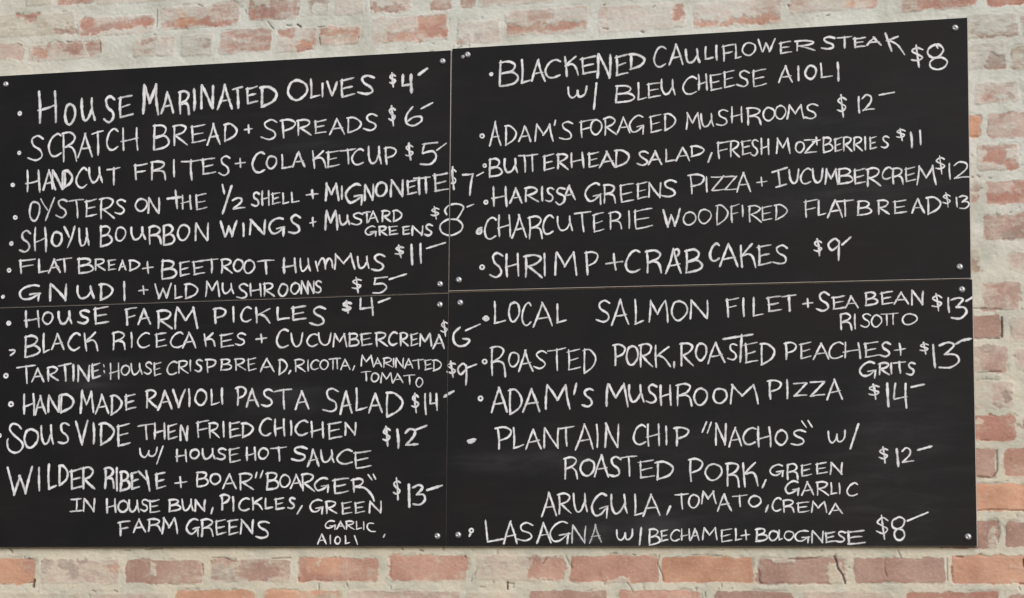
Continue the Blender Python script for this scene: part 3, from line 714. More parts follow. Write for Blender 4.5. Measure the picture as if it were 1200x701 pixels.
# each line of the menu: glyph:x0,x1,y0,y1 in quarter photo pixels of its tile; o: ring dot, ~: free stroke; % sets pressure, ^ sets stroke width
LINES = r"""
#bullet @A o:93,292,8
#name @A ^3.3 H:174,270,185,340 O:300,357,245,345 U:378,447,218,332 S:483,543,208,336 E:553,625,203,312 ^4.0 M:663,747,153,298 ^3.4 A:754,816,190,297 R2:836,892,185,298 I:904,916,172,283 N:938,1006,158,272 A:1018,1090,153,276 T:1088,1140,166,272 @B E:32,92,162,250 D:98,182,163,264 ^3.2 O:224,324,134,232 L:330,382,130,222 I:388,396,148,216 V:411,462,140,212 E:472,546,122,218 S:556,640,112,206
#price ^2.8 $:703,738,100,170 ^4.0 4:762,822,108,196 ^3.6 ~:843,110;882,82
#bullet @A o:90,477,7
#name ^2.7 S:128,210,396,514 C:225,290,385,496 R2:288,362,378,520 A:364,437,384,502 T:428,486,370,492 C:497,557,362,466 H:568,652,358,468 B:716,796,343,466 R:806,882,343,442 E:890,967,342,433 A:967,1036,338,442 D:1046,1112,338,426 +:1145,1186,343,387 @B S:103,184,320,417 P:192,266,318,408 R:270,342,318,396 E:350,412,318,390 A:422,498,314,393 D:503,577,308,386 S:582,652,292,374
#price ^2.7 $:700,738,253,350 6:780,862,260,354 ^2.4 ~:855,270;908,242
#bullet @A o:60,627,7
#name ^2.8 H:120,192,556,662 A:200,262,556,655 ^3.4 N:240,302,556,650 D:294,342,556,645 ^2.8 C:355,412,545,642 U:416,482,543,622 T:498,566,543,630 F:626,692,523,606 R2:704,780,513,606 I:810,822,508,592 T:846,942,505,607 E:942,1012,497,579 S:1023,1082,488,584 +:1100,1152,502,547 @B C:60,124,470,572 O:127,180,488,554 L:193,252,483,552 A:248,313,470,547 K2:334,412,463,552 E:408,472,463,548 T:468,550,455,532 C:528,588,455,535 U:603,672,446,533 P:678,740,448,532
#price ^2.9 $:778,822,430,514 5:843,936,424,538 ^2.6 ~:928,465;972,432
#bullet @C o:72,140,9
#name ^2.7 %.8 O:136,190,62,160 %.62 Y:190,258,48,157 S:260,318,52,142 %.85 T:320,396,52,142 %1 E:395,457,52,138 R:466,538,46,148 S:536,592,52,127 O:633,692,48,114 N:690,752,44,122 ^3.2 ~:823,14;831,97 ~:785,52;850,44 ^2.8 H:848,900,33,102 %.8 E:913,972,26,106 %1 ^3.0 ~:1043,-14;1052,28 ~:1086,-8;1044,122 2:1088,1152,44,104 @D ^2.8 S:58,100,18,90 H:104,146,13,84 E:151,196,20,80 L:201,237,24,78 L:241,284,20,72 ^3.2 +:313,376,8,54 ^3.1 @B M:400,470,616,704 I:478,488,632,698 G:498,584,620,726 N:586,634,622,702 O:638,698,612,683 N:708,776,602,684 E:784,836,600,674 TT:819,900,586,672 E:908,984,568,662
#price ^2.5 $:988,1022,540,652 ^3.2 7:1045,1104,572,678 ^2.4 ~:1115,585;1147,568
#bullet @C o:53,262,8
#name ^2.9 %.75 S:90,148,198,306 %.95 H:158,220,183,300 O:240,293,204,277 Y:298,354,178,284 U:368,420,188,278 %1 B:466,528,178,278 O:538,592,182,252 U:613,683,184,248 R2:694,758,178,268 B:762,822,173,272 O:830,892,172,248 N:912,982,164,251 ^3.2 W:1032,1114,150,234 I:1134,1148,163,232 @D N:44,128,148,222 G:138,218,138,230 ^3.0 S:230,294,126,218 +:330,364,138,184 M:400,464,106,198 U:468,522,126,178 ^2.6 S:524,584,116,176 T:578,618,110,166 A:604,654,108,166 R:667,714,104,162 D:718,766,104,162 G:588,648,178,230 R:654,696,178,226 E:698,748,178,224 E:764,804,178,222 N:808,866,176,226 S:868,910,170,228
#price ^2.5 $:898,942,88,148 ^2.6 ~c:974,126;966,106;984,84;1020,76;1052,88;1044,114;1022,148 ~c:1020,150;978,150;944,176;952,210;992,224;1038,204;1048,174;1022,150;990,148 ^2.6 ~:1070,90;1100,78
#bullet @C o:43,387,9
#name ^2.8 F:86,170,331,404 L:175,230,333,402 A:226,284,334,402 T:264,338,328,398 B:364,440,329,404 ^2.5 R:442,496,332,390 E:502,546,334,390 A:555,594,338,390 D:602,656,338,392 ^2.7 +:664,722,346,404 B:756,832,338,430 E:838,892,343,418 E:900,962,338,410 T:955,1026,332,402 R:1033,1090,332,402 O:1093,1142,334,394 O:1140,1198,336,404 @D T:85,166,336,408 ^3.0 H:202,272,328,402 ^2.6 U:284,338,330,396 ~:360,346;370,391 ~c:371,364;382,340;393,331;402,344;406,381 ~c:406,362;414,340;424,332;435,344;440,374 M:440,544,308,386 U:553,614,320,384 S:620,688,310,392
#price ^2.7 $:730,777,268,330 ^3.3 1:802,820,266,364 1:845,860,260,357 ^2.6 ~:880,285;968,258
#bullet @C o:14,512,6
#name ^3.2 G:88,196,453,534 N:228,318,448,532 U:360,446,458,524 D:463,532,448,530 I:574,592,438,530 ^2.7 +:648,696,460,502 W:724,804,446,522 L:814,856,456,522 D:862,928,450,522 M:958,1032,436,512 U:1040,1098,446,500 S:1108,1166,448,522 H:1168,1228,448,510 @D R:112,168,444,512 O:184,232,448,512 O:240,288,444,502 N:288,330,436,500 N:318,356,436,498 S:350,392,434,496
#price ^2.6 $:528,580,418,494 5:618,700,416,497 ^2.5 ~:705,430;785,405
#bullet @C o:42,635,8
#name ^3.0 H:114,188,576,656 O:198,252,580,642 U:273,340,578,644 S:360,424,572,640 E:436,514,556,642 F:584,644,560,646 A:644,708,566,644 R:733,812,573,662 M:816,928,558,664 P:996,1062,562,640 I:1086,1104,556,632 C:1126,1180,556,632 @D K:70,150,560,636 L:173,240,558,624 E:243,318,552,624 S:330,410,556,648
#price ^3.3 $:482,532,528,592 ^3.0 4:565,642,514,602 ^2.8 ~:655,538;708,518
#bullet @E ~c:46,162;70,162;66,174;50,186
#name ^2.8 B:114,190,93,197 L:200,236,82,176 A:240,302,82,162 C:318,378,80,164 K2:388,462,76,168 ^2.6 R2:524,592,74,162 I:610,624,78,152 C:643,704,76,152 E:724,784,78,150 C:798,862,76,150 A:852,922,76,154 K2:950,1012,80,148 E:1028,1098,80,152 S:1100,1154,80,140 @F ^3.0 +:76,132,84,130 ^2.6 C:173,234,60,153 U2:243,302,78,148 C:316,372,82,146 U2:372,436,78,142 M:438,508,82,148 B:513,566,80,146 E:568,626,78,142 R:638,698,76,146 C:700,744,74,142 R:752,796,78,144 E:800,842,80,142 M:842,906,82,146 A:908,966,88,158
#price ^2.3 $:944,982,20,98 ^2.8 ~c:1036,55;1008,84;1008,122;1030,142;1062,138;1082,114;1050,108 ~:1062,70;1130,40
#bullet @E o:28,282,11
#name ^2.8 T:74,170,230,320 A:148,208,243,314 R:219,276,238,308 T:272,336,222,310 I:338,350,228,306 N:360,424,232,310 ^3.2 E:426,472,218,298 %.6 ~:486,232;488,238 ~:488,260;490,266 %.9 ^2.4 H:513,562,220,300 O:566,610,230,280 U:613,668,222,280 S:673,716,216,276 E:718,758,216,284 C:780,832,212,278 R:833,884,208,272 I:888,898,206,262 S:912,952,204,264 P:963,1014,202,268 B:1032,1088,202,258 R:1098,1154,198,258 E:1158,1204,196,260 @F A:98,166,198,266 D:183,228,204,278 ^2.8 ~:242,258;234,272 ^2.4 R:258,314,203,264 I:320,330,206,262 C:334,376,206,256 O:378,422,204,254 TT:420,478,196,254 A:474,524,202,256 ~:542,236;534,256 ^2.2 M:568,632,184,238 A:630,672,196,242 R:674,722,196,244 I:722,730,198,242 N:732,776,196,246 A:776,818,200,250 T:812,868,202,252 E:866,908,204,256 D:906,950,206,262 T:570,622,258,308 O:618,658,266,312 M:662,722,266,316 A:718,770,270,318 T:770,828,276,324 O:828,864,288,336
#price ^2.9 $:972,1022,210,292 ^3.0 9:1022,1074,222,326 ~:1066,246;1114,228
#bullet @E o:52,415,12
#name ^2.9 H:106,164,366,466 A:164,218,372,466 N:222,284,370,454 D:278,348,366,458 M:373,442,350,458 A:446,512,368,464 D:514,574,372,468 E:582,640,364,444 R:680,738,346,434 A:738,808,348,444 V:808,870,346,432 I:878,896,342,428 O:913,973,343,424 L:983,1030,342,420 I:1034,1050,338,418 P:1103,1156,332,422 @F A:32,94,340,432 S:104,164,342,428 T:163,252,342,440 A:262,330,352,442 ^3.1 S:392,472,338,454 A:472,534,352,464 L:540,606,338,450 A:608,674,362,458 D:686,772,356,480
#price ^2.8 $:808,848,360,456 1:866,884,364,464 4:892,938,362,446 ^4.2 ~:964,380;984,366;1006,355
#bullet @E o:-2,562,9
#name ^3.0 ~c:100,530;84,512;58,508;46,530;62,556;100,590;108,612;92,636;64,642;40,624;34,592;38,578 O:110,182,528,622 U:190,254,512,608 S:272,328,498,604 V:354,414,492,608 I:432,446,502,602 D:463,538,502,608 E:544,612,502,616 ^2.8 T:646,722,506,584 H:718,778,502,582 E:783,832,506,582 N:842,884,512,588 F:918,982,490,574 R:976,1030,498,576 I:1040,1056,496,570 E:1070,1130,494,574 D:1130,1188,500,574 @F C:95,154,478,564 H:163,219,482,568 I:236,252,490,562 C:261,325,488,564 H:333,402,494,574 E:414,486,496,580 N:492,552,498,562
#price ^3.0 $:672,714,516,612 ^3.4 1:734,756,528,622 2:776,844,526,614 ^2.8 ~:830,535;880,515
#name @E ^2.5 w:653,738,616,666 ~:764,612;735,695 ^2.8 H:822,878,626,686 O:888,938,624,672 U:946,1010,622,676 S:1012,1064,620,676 E:1070,1128,616,690 @H ^2.8 H:30,82,16,80 O:90,140,18,74 T:147,224,12,82 S:243,322,13,82 A:318,378,24,108 U:382,448,26,92 C:456,534,24,98 E:536,622,28,118
#name @G ^3.2 W:33,154,102,242 I:176,192,108,222 L:222,268,94,218 D:272,322,98,200 E:326,388,112,218 R:382,446,108,214 R2:485,540,108,210 I:541,556,110,226 B:560,612,128,224 E:610,658,128,216 ~:650,130;690,172 ~:685,128;702,220 E:726,780,132,214 ^2.8 +:816,878,154,208 ^2.6 B:920,980,130,204 O:984,1036,138,194 A:1042,1110,138,214 R:1118,1190,136,218 @H ~:84,135;78,160 ~:112,128;100,160 B:126,190,133,218 O:188,242,143,206 A:240,300,142,214 R:290,356,138,224 G:354,424,156,230 ^3.0 E:438,518,158,236 ^2.8 ~:536,166;540,226 ~c:528,172;566,164;582,178;566,196;540,204 ~c:548,202;590,208;622,240;634,268 ^2.3 ~:606,146;624,170 ~:630,144;641,166
#price ^3.0 $:720,762,158,266 ^3.6 1:790,806,188,302 ^3.2 3:812,876,192,292 ~:882,218;952,196
#name @G ^2.6 Is:328,390,256,322 N:388,448,256,320 ^2.8 H:496,548,256,326 O:552,604,264,324 U:602,656,262,324 S:656,698,258,318 E:696,750,260,326 B:788,850,260,320 U:852,908,258,318 N:908,968,260,320 ~:998,300;990,328 P:1030,1078,236,312 I:1084,1102,246,318 @H C:-3,52,252,316 K:56,112,250,312 L:118,160,254,308 E:166,216,252,310 S:228,266,250,308 ^3.2 ~:296,292;274,328 ^2.7 G:330,398,260,330 R:403,460,268,330 E:478,532,270,332 E:538,592,270,328 N:608,672,266,326
#name @G ^2.8 F:552,612,360,432 A:622,684,352,418 R2:690,756,350,414 M:756,834,344,426 G:872,938,348,436 R2:938,1004,352,438 E:1008,1062,352,430 E:1066,1120,352,430 N:1124,1192,354,424 @H S:76,146,360,446 ^2.2 G:402,456,358,404 A:456,500,362,402 R:498,544,360,404 L:546,578,362,404 I:580,590,364,404 ~c:632,374;608,374;602,394;618,410;640,412 A:366,412,422,474 I:424,434,428,472 O:448,478,434,472 L:494,522,430,472 ~:542,432;556,472 %.8 ~:684,426;678,438
#bullet @I o:143,268,6
#name ^3.1 B:178,274,203,328 L:278,328,198,314 A:328,398,198,306 C:394,470,198,288 K2:476,553,180,280 E:560,638,182,270 ^3.4 N:634,708,172,288 E:720,788,170,278 D:786,864,170,250 ^3.0 %.8 C:902,964,136,238 %1 ^3.2 A:973,1044,126,226 U:1050,1124,148,220 L:1140,1186,136,202 I:1190,1208,132,206 @J ^2.9 F:22,82,126,208 L:82,116,126,198 O:118,184,116,184 W:190,274,98,166 E:290,352,112,174 R:364,464,108,160 S:486,558,90,154 T:560,634,88,148 E:636,700,92,146 A:703,774,92,136 ^3.0 ~:790,76;820,160 ~:848,92;796,112 ~c:806,110;846,130;880,176
#price ^2.8 $:908,972,128,236 ^3.0 ~c:1050,136;1024,130;994,148;990,174;1016,192;1044,182;1062,154;1044,130;1030,132;1036,146 ~c:1018,196;1000,212;1004,236;1036,246;1068,234;1080,208;1054,190;1018,196
#name @I ^2.8 w:498,592,322,382 ~:636,310;624,432 ^2.7 B:722,818,318,404 L:824,874,306,390 E:872,938,304,382 U:938,1008,290,370 C:1040,1108,278,364 H:1108,1158,266,346 E:1164,1224,262,348 @J E:28,88,248,334 S:92,156,250,328 E:164,234,242,328 ^2.8 A:288,358,226,312 I:376,390,228,302 O:412,470,224,292 L:480,544,216,288 I:556,580,212,302
#bullet @I o:100,558,11
#name ^2.5 A:134,190,488,608 D:203,262,506,604 A:268,332,508,588 M:342,435,500,586 ~:444,485;439,508 S:460,528,488,578 F:556,626,480,566 O:606,664,478,554 R:666,732,468,556 A:730,796,466,548 G:790,862,458,552 E:882,944,456,544 D:950,1008,452,534 M:1050,1126,446,528 U:1124,1188,450,518 S:1194,1256,432,512 @J H:64,124,418,498 R2:138,210,422,508 O:213,274,422,488 O:270,326,412,480 M:326,410,410,480 S:406,476,406,478
#price ^2.7 $:562,612,362,472 1:660,674,370,452 2:680,740,364,444 ^2.8 ~:762,366;832,353
#bullet @K o:112,97,9
#name ^2.8 B:130,196,63,153 U:202,270,63,134 TT:268,362,40,130 E:382,440,40,122 R:446,506,38,116 H:510,580,34,110 E:592,650,30,108 A:648,724,28,108 D:720,792,20,108 S:822,884,26,98 A:878,944,26,96 L:953,1010,18,82 A:1006,1074,10,78 D:1074,1142,2,58 ~:1176,38;1160,80 @J ^2.6 F:0,60,578,666 R:60,108,578,658 E:112,164,574,648 S:156,197,572,652 H:203,248,568,646 M:274,346,566,642 O:366,414,582,638 Z:410,472,572,640 ^2.2 ~:466,564;470,600 ~:448,586;486,576 ^2.6 B:496,547,562,638 E:548,589,562,634 R:590,637,560,632 R:638,685,560,630 I:688,704,560,626 E:712,752,558,622 S:768,810,556,616
#price ^2.5 $:838,888,520,582 ^3.0 1:902,922,538,616 1:946,962,528,602
#bullet @K o:118,268,10
#name ^2.9 H:144,220,192,290 A:228,290,200,276 R:296,368,196,268 I:374,390,194,264 S:394,440,196,268 ~c:488,206;462,202;452,222;484,240;486,262;464,280;446,268 A:480,538,188,262 ^2.6 G:582,664,176,280 R2:666,728,182,276 E:742,814,178,272 E:822,876,172,254 N:876,942,172,248 S:938,1014,162,246 P:1064,1142,136,230 I:1143,1162,146,224 Z:1172,1236,144,216 @L Z:32,96,144,214 A:91,160,128,222 +:183,238,150,194 ^2.8 ~:260,128;330,106 ~:288,118;296,188 ~:278,198;326,184 U2:336,388,112,184 C:390,444,108,186 U2:446,500,108,180 M:504,570,108,188 B:566,640,108,186 E:640,698,106,186 R:698,770,106,196 %.7 C:772,820,102,164 %.9 R2:820,876,106,186 E:880,934,100,174 %1 M:934,1030,94,188
#price ^2.5 $:1022,1074,48,138 1:1084,1100,82,162 2:1108,1196,78,162
#bullet @K ^3.0 ~c:98,388;80,396;76,414;92,414;98,396;84,402;88,412
#name ^2.6 C:108,168,336,444 H:172,236,324,434 A:236,312,326,440 R2:314,386,332,440 C:382,436,328,420 U:452,528,332,406 T:528,612,310,410 E:617,674,316,410 R2:692,758,312,398 I:782,796,308,392 E:806,902,296,394 ^3.2 W:946,1030,296,386 %.75 ^2.5 O:1042,1104,312,378 O:1110,1176,298,370 @L D:-6,54,278,376 %.85 F:62,108,276,364 I:114,128,280,338 R:146,212,282,364 E:206,262,284,356 D:268,332,278,354 %1 ^2.7 F:408,474,252,342 L:470,513,258,334 A:518,593,256,344 T:552,644,254,338 B:656,730,260,332 R:750,812,256,328 E:824,894,256,324 A:911,975,248,322 D:980,1052,242,328
#price ^2.3 $:1056,1100,222,294 ^2.6 1:1118,1132,242,294 3:1134,1186,236,302
#bullet @K o:100,573,12
#name ^2.9 S:132,200,503,622 H:206,276,508,618 R:294,386,512,622 I:384,402,508,616 M:434,546,500,614 P:578,646,496,612 +:678,764,508,590 ^3.1 C:770,844,488,600 R2:862,946,490,602 A:958,1038,486,608 ~c:996,498;1016,488;1024,506;1014,520 B:1050,1136,488,602 C:1164,1214,460,546 @L A:12,100,462,574 K2:100,184,462,578 E:186,260,464,568 S:262,338,468,562
#price ^3.0 $:452,498,438,522 9:518,584,438,544 ~:588,468;628,432
#bullet @M ^3.8 ~c:106,174;118,164;132,174;118,182;110,176;124,174
#name ^2.7 L:150,214,93,200 O:222,278,93,192 C:284,332,98,210 A:338,432,96,216 L:444,498,104,196 S:632,704,86,192 A:706,792,82,208 L:810,858,84,204 M:874,976,86,194 O:986,1064,88,184 N:1070,1164,84,176 @N F:40,104,72,168 I:116,136,74,166 L:164,220,72,166 ^3.1 E:232,304,66,144 T:302,374,60,140 +:400,454,78,124 ^2.8 S:464,532,48,142 E:538,606,64,132 A:598,664,64,128 B:692,758,48,116 E:764,830,44,110 A:828,900,48,108 N:908,972,40,112 ^2.5 R2:574,636,148,230 I:640,656,152,222 S:672,724,148,216 O:722,776,154,216 TT:766,852,146,208 O:866,940,148,204
#price ^2.7 $:1006,1060,54,142 ^3.0 1:1078,1096,74,148 3:1096,1174,72,176 ~:1168,92;1206,70
#bullet @M o:112,375,12
#name ^2.6 R2:136,212,300,446 O:222,274,328,402 A:268,340,318,424 S:340,406,324,410 T:402,494,308,420 E:496,564,312,416 D:570,636,314,432 ^2.8 P:712,772,292,396 O:774,834,298,394 R:834,902,288,402 K:900,984,298,404 ^3.6 ~:1000,378;1000,402 ^2.8 R:1026,1094,284,396 O:1098,1154,286,374 A:1154,1240,284,386 @N S:50,98,288,372 ^3.2 ~:30,270;168,248 ~:117,250;110,376 ^2.8 E:125,196,280,386 D:200,274,288,392 P:312,376,284,366 E:386,446,282,364 A:452,526,286,368 C:522,594,282,364 H:592,676,284,362 E:686,760,280,358 S:762,818,282,356 +:830,888,288,348 G:666,752,372,456 R:756,812,378,440 I:812,824,380,434 T:824,888,372,432 S:888,932,376,440
#price ^2.6 $:948,998,283,342 ^3.6 1:1002,1034,292,404 ^3.0 3:1038,1136,284,410 ^3.4 ~:1122,292;1150,276;1192,268
#bullet @M o:93,548,12
#name ^3.1 A:140,220,496,618 D:222,290,502,628 A:290,374,500,614 M:390,514,482,602 ~:542,478;531,528 S:566,626,498,590 ^3.0 M:676,784,476,588 U:786,860,482,570 S:866,924,478,574 H:930,990,482,584 R2:1006,1086,476,586 O:1092,1158,496,580 O:1180,1250,498,574 @N M:54,194,480,574 P:236,304,460,552 I:320,340,456,550 Z:358,424,472,540 Z:434,508,466,540 A:512,592,456,556
#price ^2.8 $:708,768,478,552 ^3.6 1:790,814,476,588 ^3.2 4:828,904,472,598 ~:912,495;972,482
#bullet @O ^4.2 ~:34,148;68,140 ~:40,154;62,148
#name ^2.7 P:160,240,82,188 L:238,298,84,182 A:300,380,88,188 N:384,466,82,184 T:456,534,78,174 A:536,624,66,192 I:628,648,66,178 N:672,746,62,182 C:806,870,70,168 H:870,936,66,172 I:954,972,74,166 P:998,1070,80,174 ^2.5 ~:1152,58;1132,106 ~:1174,60;1156,110 ^2.8 N:1190,1248,64,170 @P A:56,120,82,178 C:120,186,82,166 H:186,256,80,176 O:272,334,94,168 S:344,420,92,170 ^2.5 ~:398,54;420,84 ~:428,52;447,82 w:518,606,94,158 ^2.8 ~:664,68;626,184
#price ^2.8 $:758,808,172,252 ^3.6 1:832,862,182,268 ^2.8 2:866,924,178,252 ~:942,190;1008,172
#name @O ^2.8 R2:480,550,220,328 O:558,630,232,314 A:626,696,212,320 S:690,754,220,316 T:742,830,216,314 E:830,910,234,324 D:910,1000,242,332 ^3.0 P:1064,1136,228,338 O:1144,1226,250,334 @P R2:40,110,246,364 K2:112,198,246,364 ~:230,330;214,366 ^2.6 G:246,316,256,318 R2:326,384,252,332 E:392,446,252,314 E:462,520,246,304 N:528,594,246,306 G:320,390,332,404 A:394,456,336,404 R:464,526,336,404 L:530,564,342,400 I:566,584,342,398 C:608,664,342,408
#name @O ^2.8 A:374,450,386,504 R:452,520,392,490 U:526,596,390,486 G:612,694,392,514 U:702,784,396,494 L:808,862,396,498 A:852,936,394,504 ^3.4 ~:982,454;966,492 ^2.7 T:1002,1068,390,468 O:1066,1120,396,464 M:1124,1198,380,444 @P A:0,70,394,478 T:70,144,398,458 O:148,210,402,458 ^3.2 ~:240,450;230,478 ^2.4 C:258,304,412,478 R2:306,366,422,484 E:374,436,430,484 M:438,520,428,484 A:526,590,438,492
#bullet @O o:50,567,11 ~:46,582;40,594
#name ^2.7 ~:116,520;126,620 ~:126,620;204,606 A:198,268,522,634 S:260,344,528,618 A:352,424,528,628 G:414,514,522,632 %.6 N:518,590,542,628 %.2 ^3.6 A:602,662,536,628 %1 ^2.6 w:728,808,558,616 ~:846,554;838,634 ^2.4 B:880,936,558,638 E:934,974,562,620 C:980,1028,560,618 H:1028,1078,558,616 A:1074,1120,556,616 M:1130,1206,552,612 @P E:16,74,556,624 L:82,120,556,616 +:112,158,562,614 ^2.6 B:180,240,556,622 O:242,290,566,616 L:288,310,564,614 O:314,364,568,614 G:362,438,564,626 N:440,504,566,626 ^3.0 E:504,558,570,626 S:556,608,568,624 E:604,698,564,634
#price ^2.6 $:746,808,492,612 ~c:850,506;824,522;824,550;848,560;872,546;880,518;858,504;840,510 ~c:846,560;832,580;840,606;862,612;880,592;872,566;850,560 ~:893,522;990,482
"""

def catmull(pts, per=7):
    if len(pts) < 3:
        return pts
    P = [pts[0]] + list(pts) + [pts[-1]]
    out = []
    for i in range(1, len(P) - 2):
        p0, p1, p2, p3 = [np.array(q, float) for q in P[i - 1:i + 3]]
        for k in range(per):
            t = k / per
            out.append(0.5 * ((2 * p1) + (-p0 + p2) * t + (2 * p0 - 5 * p1 + 4 * p2 - p3) * t * t + (-p0 + 3 * p1 - 3 * p2 + p3) * t ** 3))
    out.append(np.array(P[-2], float))
    return out

def parse():
    """every menu line -> list of (kind, [(polyline in photo px, width, pressure)])"""
    rnd = random.Random(21)
    groups = []
    tile, width, press = (0, 0), 3.0, 1.0
    for raw in LINES.strip().splitlines():
        cur = None
        for tok in raw.split():
            if tok[0] == '#':
                cur = (tok[1:], [])
                groups.append(cur)
                press = 1.0
                if tok == '#bullet':
                    width = 3.0
            elif tok[0] == '@':
                tile = TILES[tok[1:]]
            elif tok[0] == '^':
                width = float(tok[1:])
            elif tok[0] == '%':
                press = float(tok[1:])
            else:
                g, rest = tok.split(':')
                P = lambda x, y: (tile[0] + x / 4, tile[1] + y / 4)
                wv = lambda: width * rnd.uniform(.88, 1.12)
                pv = lambda: press * rnd.uniform(.78, 1.0)
                if g == 'o':
                    x, y, r = [float(v) for v in rest.split(',')]
                    ps = [P(x + r * .8 * math.cos(a), y + r * .8 * math.sin(a)) for a in np.linspace(-1.2, 5.6, 9)]
                    cur[1].append((catmull(ps, 4), 2.6 if r > 8 else 3.2, press))
                elif g in ('~', '~c'):
                    ps = [P(*[float(v) for v in q.split(',')]) for q in rest.split(';')]
                    cur[1].append((catmull(ps) if g == '~c' else ps, wv(), pv()))
                else:
                    x0, x1, y0, y1 = [float(v) for v in rest.split(',')]
                    hw = width * 4 * .36                                     # boxes are measured to the outside of the chalk
                    x0, x1, y0, y1 = x0 + hw * .8, x1 - hw * .8, y0 + hw * .8, y1 - hw * .8
                    if x1 < x0: x0 = x1 = (x0 + x1) / 2
                    for st in G[g]:
                        kind, body = st[0], st[1:]
                        ps = []
                        for q in body.split():
                            u, v = [float(k) for k in q.split(',')]
                            u += rnd.uniform(-.03, .03); v += rnd.uniform(-.025, .025)
                            ps.append(P(x0 + u * (x1 - x0), y0 + v * (y1 - y0)))
                        if kind == 'c':
                            ps = catmull(ps)
                        elif len(ps) == 2:                                   # a hand's straight stroke bows a little
                            a, b = np.array(ps[0]), np.array(ps[1])
                            n = np.array([-(b - a)[1], (b - a)[0]]) * rnd.uniform(-.035, .035)
                            ps = catmull([a, (a + b) / 2 + n, b], 4)
                        d = np.array(ps[-1]) - np.array(ps[0])
                        side = kind == 'l' and abs(d[0]) > 1.6 * abs(d[1])   # cross strokes are drawn with a lighter hand
                        k = (rnd.uniform(.58, .84) if g != 'L' else .92) if side else 1.0
                        cur[1].append((ps, wv() * (.9 if side else 1.0), pv() * k))
    return groups

SPLIT_X = 0.0
def which_panel(px, py):
    xs = 528.9 + (522.5 - 528.9) * (py - 59) / 581.0 + 0.7
    left = px < xs
    ys = 360.6 - px * (360.6 - 343.0) / 525.5 if left else 342.2 - (px - 526) * (342.2 - 327.0) / 612.5
    return ('T' if py < ys else 'B') + ('L' if left else 'R')

def resample(ps, step):
    ps = [np.array(p, float) for p in ps]
    d = [0.0]
    for a, b in zip(ps[:-1], ps[1:]):
        d.append(d[-1] + float(np.linalg.norm(b - a)))
    if d[-1] < 0.3:
        ps.append(ps[-1] + np.array([.6, .1])); d.append(d[-1] + .6)
    n = max(3, int(d[-1] / step) + 1)
    t = np.linspace(0, d[-1], n)
    A = np.array(ps)
    return np.stack([np.interp(t, d, A[:, 0]), np.interp(t, d, A[:, 1])], 1)

def split_words(groups):
    """a dish name is written word by word: a stroke starts a new word where it leaves a clear gap or drops a line"""
    out = []
    for kind, strokes in groups:
        if kind != 'name':
            out.append((kind, strokes)); continue
        words = []
        for st in strokes:
            a = np.array(st[0])
            lo, hi = a.min(0), a.max(0)
            w = words[-1] if words else None
            if w:
                h = np.median([b[1][1] - b[0][1] for b in w['box']] + [12.0])
                tail = w['box'][-4:]
                gap = max(lo[0] - max(b[1][0] for b in tail), min(b[0][0] for b in tail) - hi[0])
                drop = lo[1] - max(b[1][1] for b in tail)
                if gap > max(5.2, .30 * h) or drop > 2 or min(b[0][1] for b in tail) - hi[1] > 14:
                    w = None
            if w is None:
                w = {'st': [], 'box': []}
                words.append(w)
            w['st'].append(st); w['box'].append((lo, hi))
        out += [(kind, w['st']) for w in words]
    return out

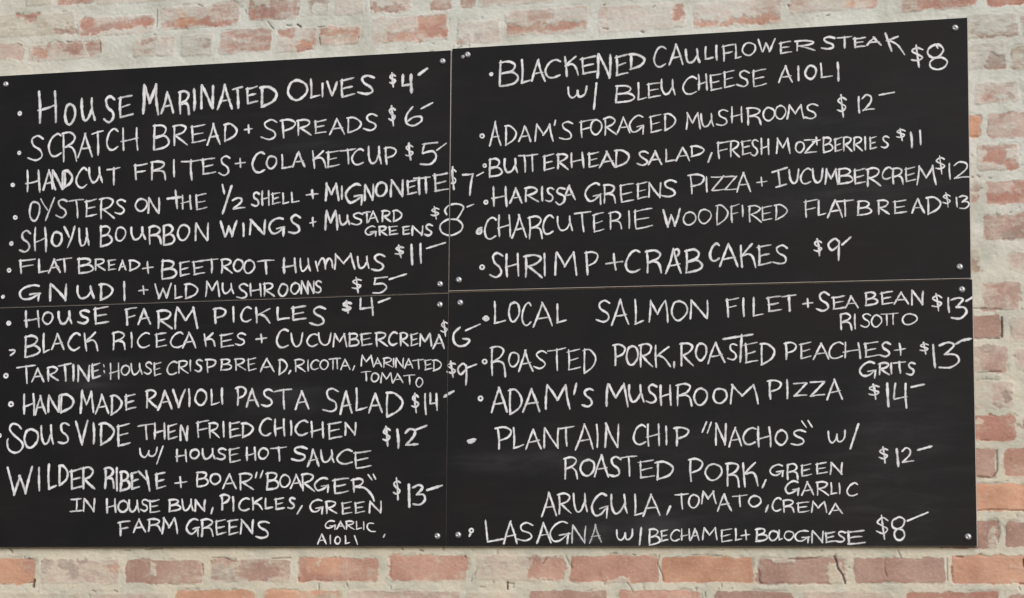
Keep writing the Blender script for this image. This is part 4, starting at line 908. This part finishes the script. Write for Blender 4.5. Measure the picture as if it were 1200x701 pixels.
def build_chalk():
    rnd = random.Random(99)
    layer = 0
    part_name = {'name': 'chalk_word', 'price': 'price', 'bullet': 'bullet_dot'}
    for kind, strokes in split_words(parse()):
        per = {}
        for ps, width, press in strokes:
            q = resample(ps, 1.3)
            keys = [which_panel(*p) for p in q]
            runs, start = [], 0
            for i in range(1, len(q) + 1):
                if i == len(q) or keys[i] != keys[start]:
                    runs.append((keys[start], q[start:i])); start = i
            for key, seg in runs:
                if len(seg) < 2:
                    continue
                per.setdefault(key, []).append((seg, width, press))
        for key, segs in per.items():
            pn = panels[key]
            cw = np.array(pn['w'])
            V, F, UV, PR = [], [], [], []
            for seg, width, press in segs:
                layer += 1
                # real chalk dust lies on the face; overlapping strokes lie on each other
                y0 = -0.00015 - 0.0000022 * (layer % 260)
                pts = np.array([W(*p) for p in seg])
                sc = np.linalg.norm(np.array(W(seg[0][0] + 1, seg[0][1])) - np.array(W(*seg[0])))
                tan = np.gradient(pts, axis=0)
                tan /= np.maximum(np.linalg.norm(tan, axis=1), 1e-9)[:, None]
                nor = np.stack([-tan[:, 1], tan[:, 0]], 1)
                # rounded, wavering ends: one extra point each side
                pts = np.vstack([pts[:1] - tan[:1] * width * sc * .38, pts, pts[-1:] + tan[-1:] * width * sc * .38])
                nor = np.vstack([nor[:1], nor, nor[-1:]])
                n = len(pts)
                ph, ph2 = rnd.uniform(0, 9), rnd.uniform(0, 9)
                t = np.arange(n)
                hw = 0.485 * width * sc * (1 + .11 * np.sin(t * .55 + ph) + .09 * np.sin(t * 1.3 + ph2))
                hw[0] *= .45; hw[-1] *= .4
                pr = press * (1 - .26 * (t / n) ** 1.5) * (1 + .22 * np.sin(t * .33 + ph2)) * np.clip(.62 + .38 * np.minimum(t, n - 1 - t) / 3.0, 0, 1)
                b = len(V)
                for i in range(n):
                    y = y0 - 0.0000009 * i
                    for s, uu in ((-1, 0.0), (-.45, .275), (.45, .725), (1, 1.0)):
                        x, z = pts[i] + nor[i] * hw[i] * s
                        V.append((x - pn['o'][0], y, z - pn['o'][1]))
                        UV.append((uu, i / n)); PR.append(float(np.clip(pr[i], 0, 1)))
                for i in range(n - 1):
                    for c in range(3):
                        a = b + i * 4 + c
                        F.append((a, a + 1, a + 5, a + 4))
            # keep every mark on its board
            lo, hi = cw[:, 0].min() - pn['o'][0] + .001, cw[:, 0].max() - pn['o'][0] - .001
            V = [(min(max(v[0], lo), hi), v[1], v[2]) for v in V]
            o = link_mesh(part_name[kind], V, F, M_CHALK, pn['root'])
            uvl = o.data.uv_layers.new(name='stroke')
            li = np.zeros(len(o.data.loops), dtype=np.int32)
            o.data.loops.foreach_get('vertex_index', li)
            uvl.data.foreach_set('uv', np.array(UV, dtype=np.float32)[li].ravel())
            a = o.data.attributes.new('pressure', 'FLOAT', 'POINT')
            a.data.foreach_set('value', np.array(PR, dtype=np.float32))

build_chalk()
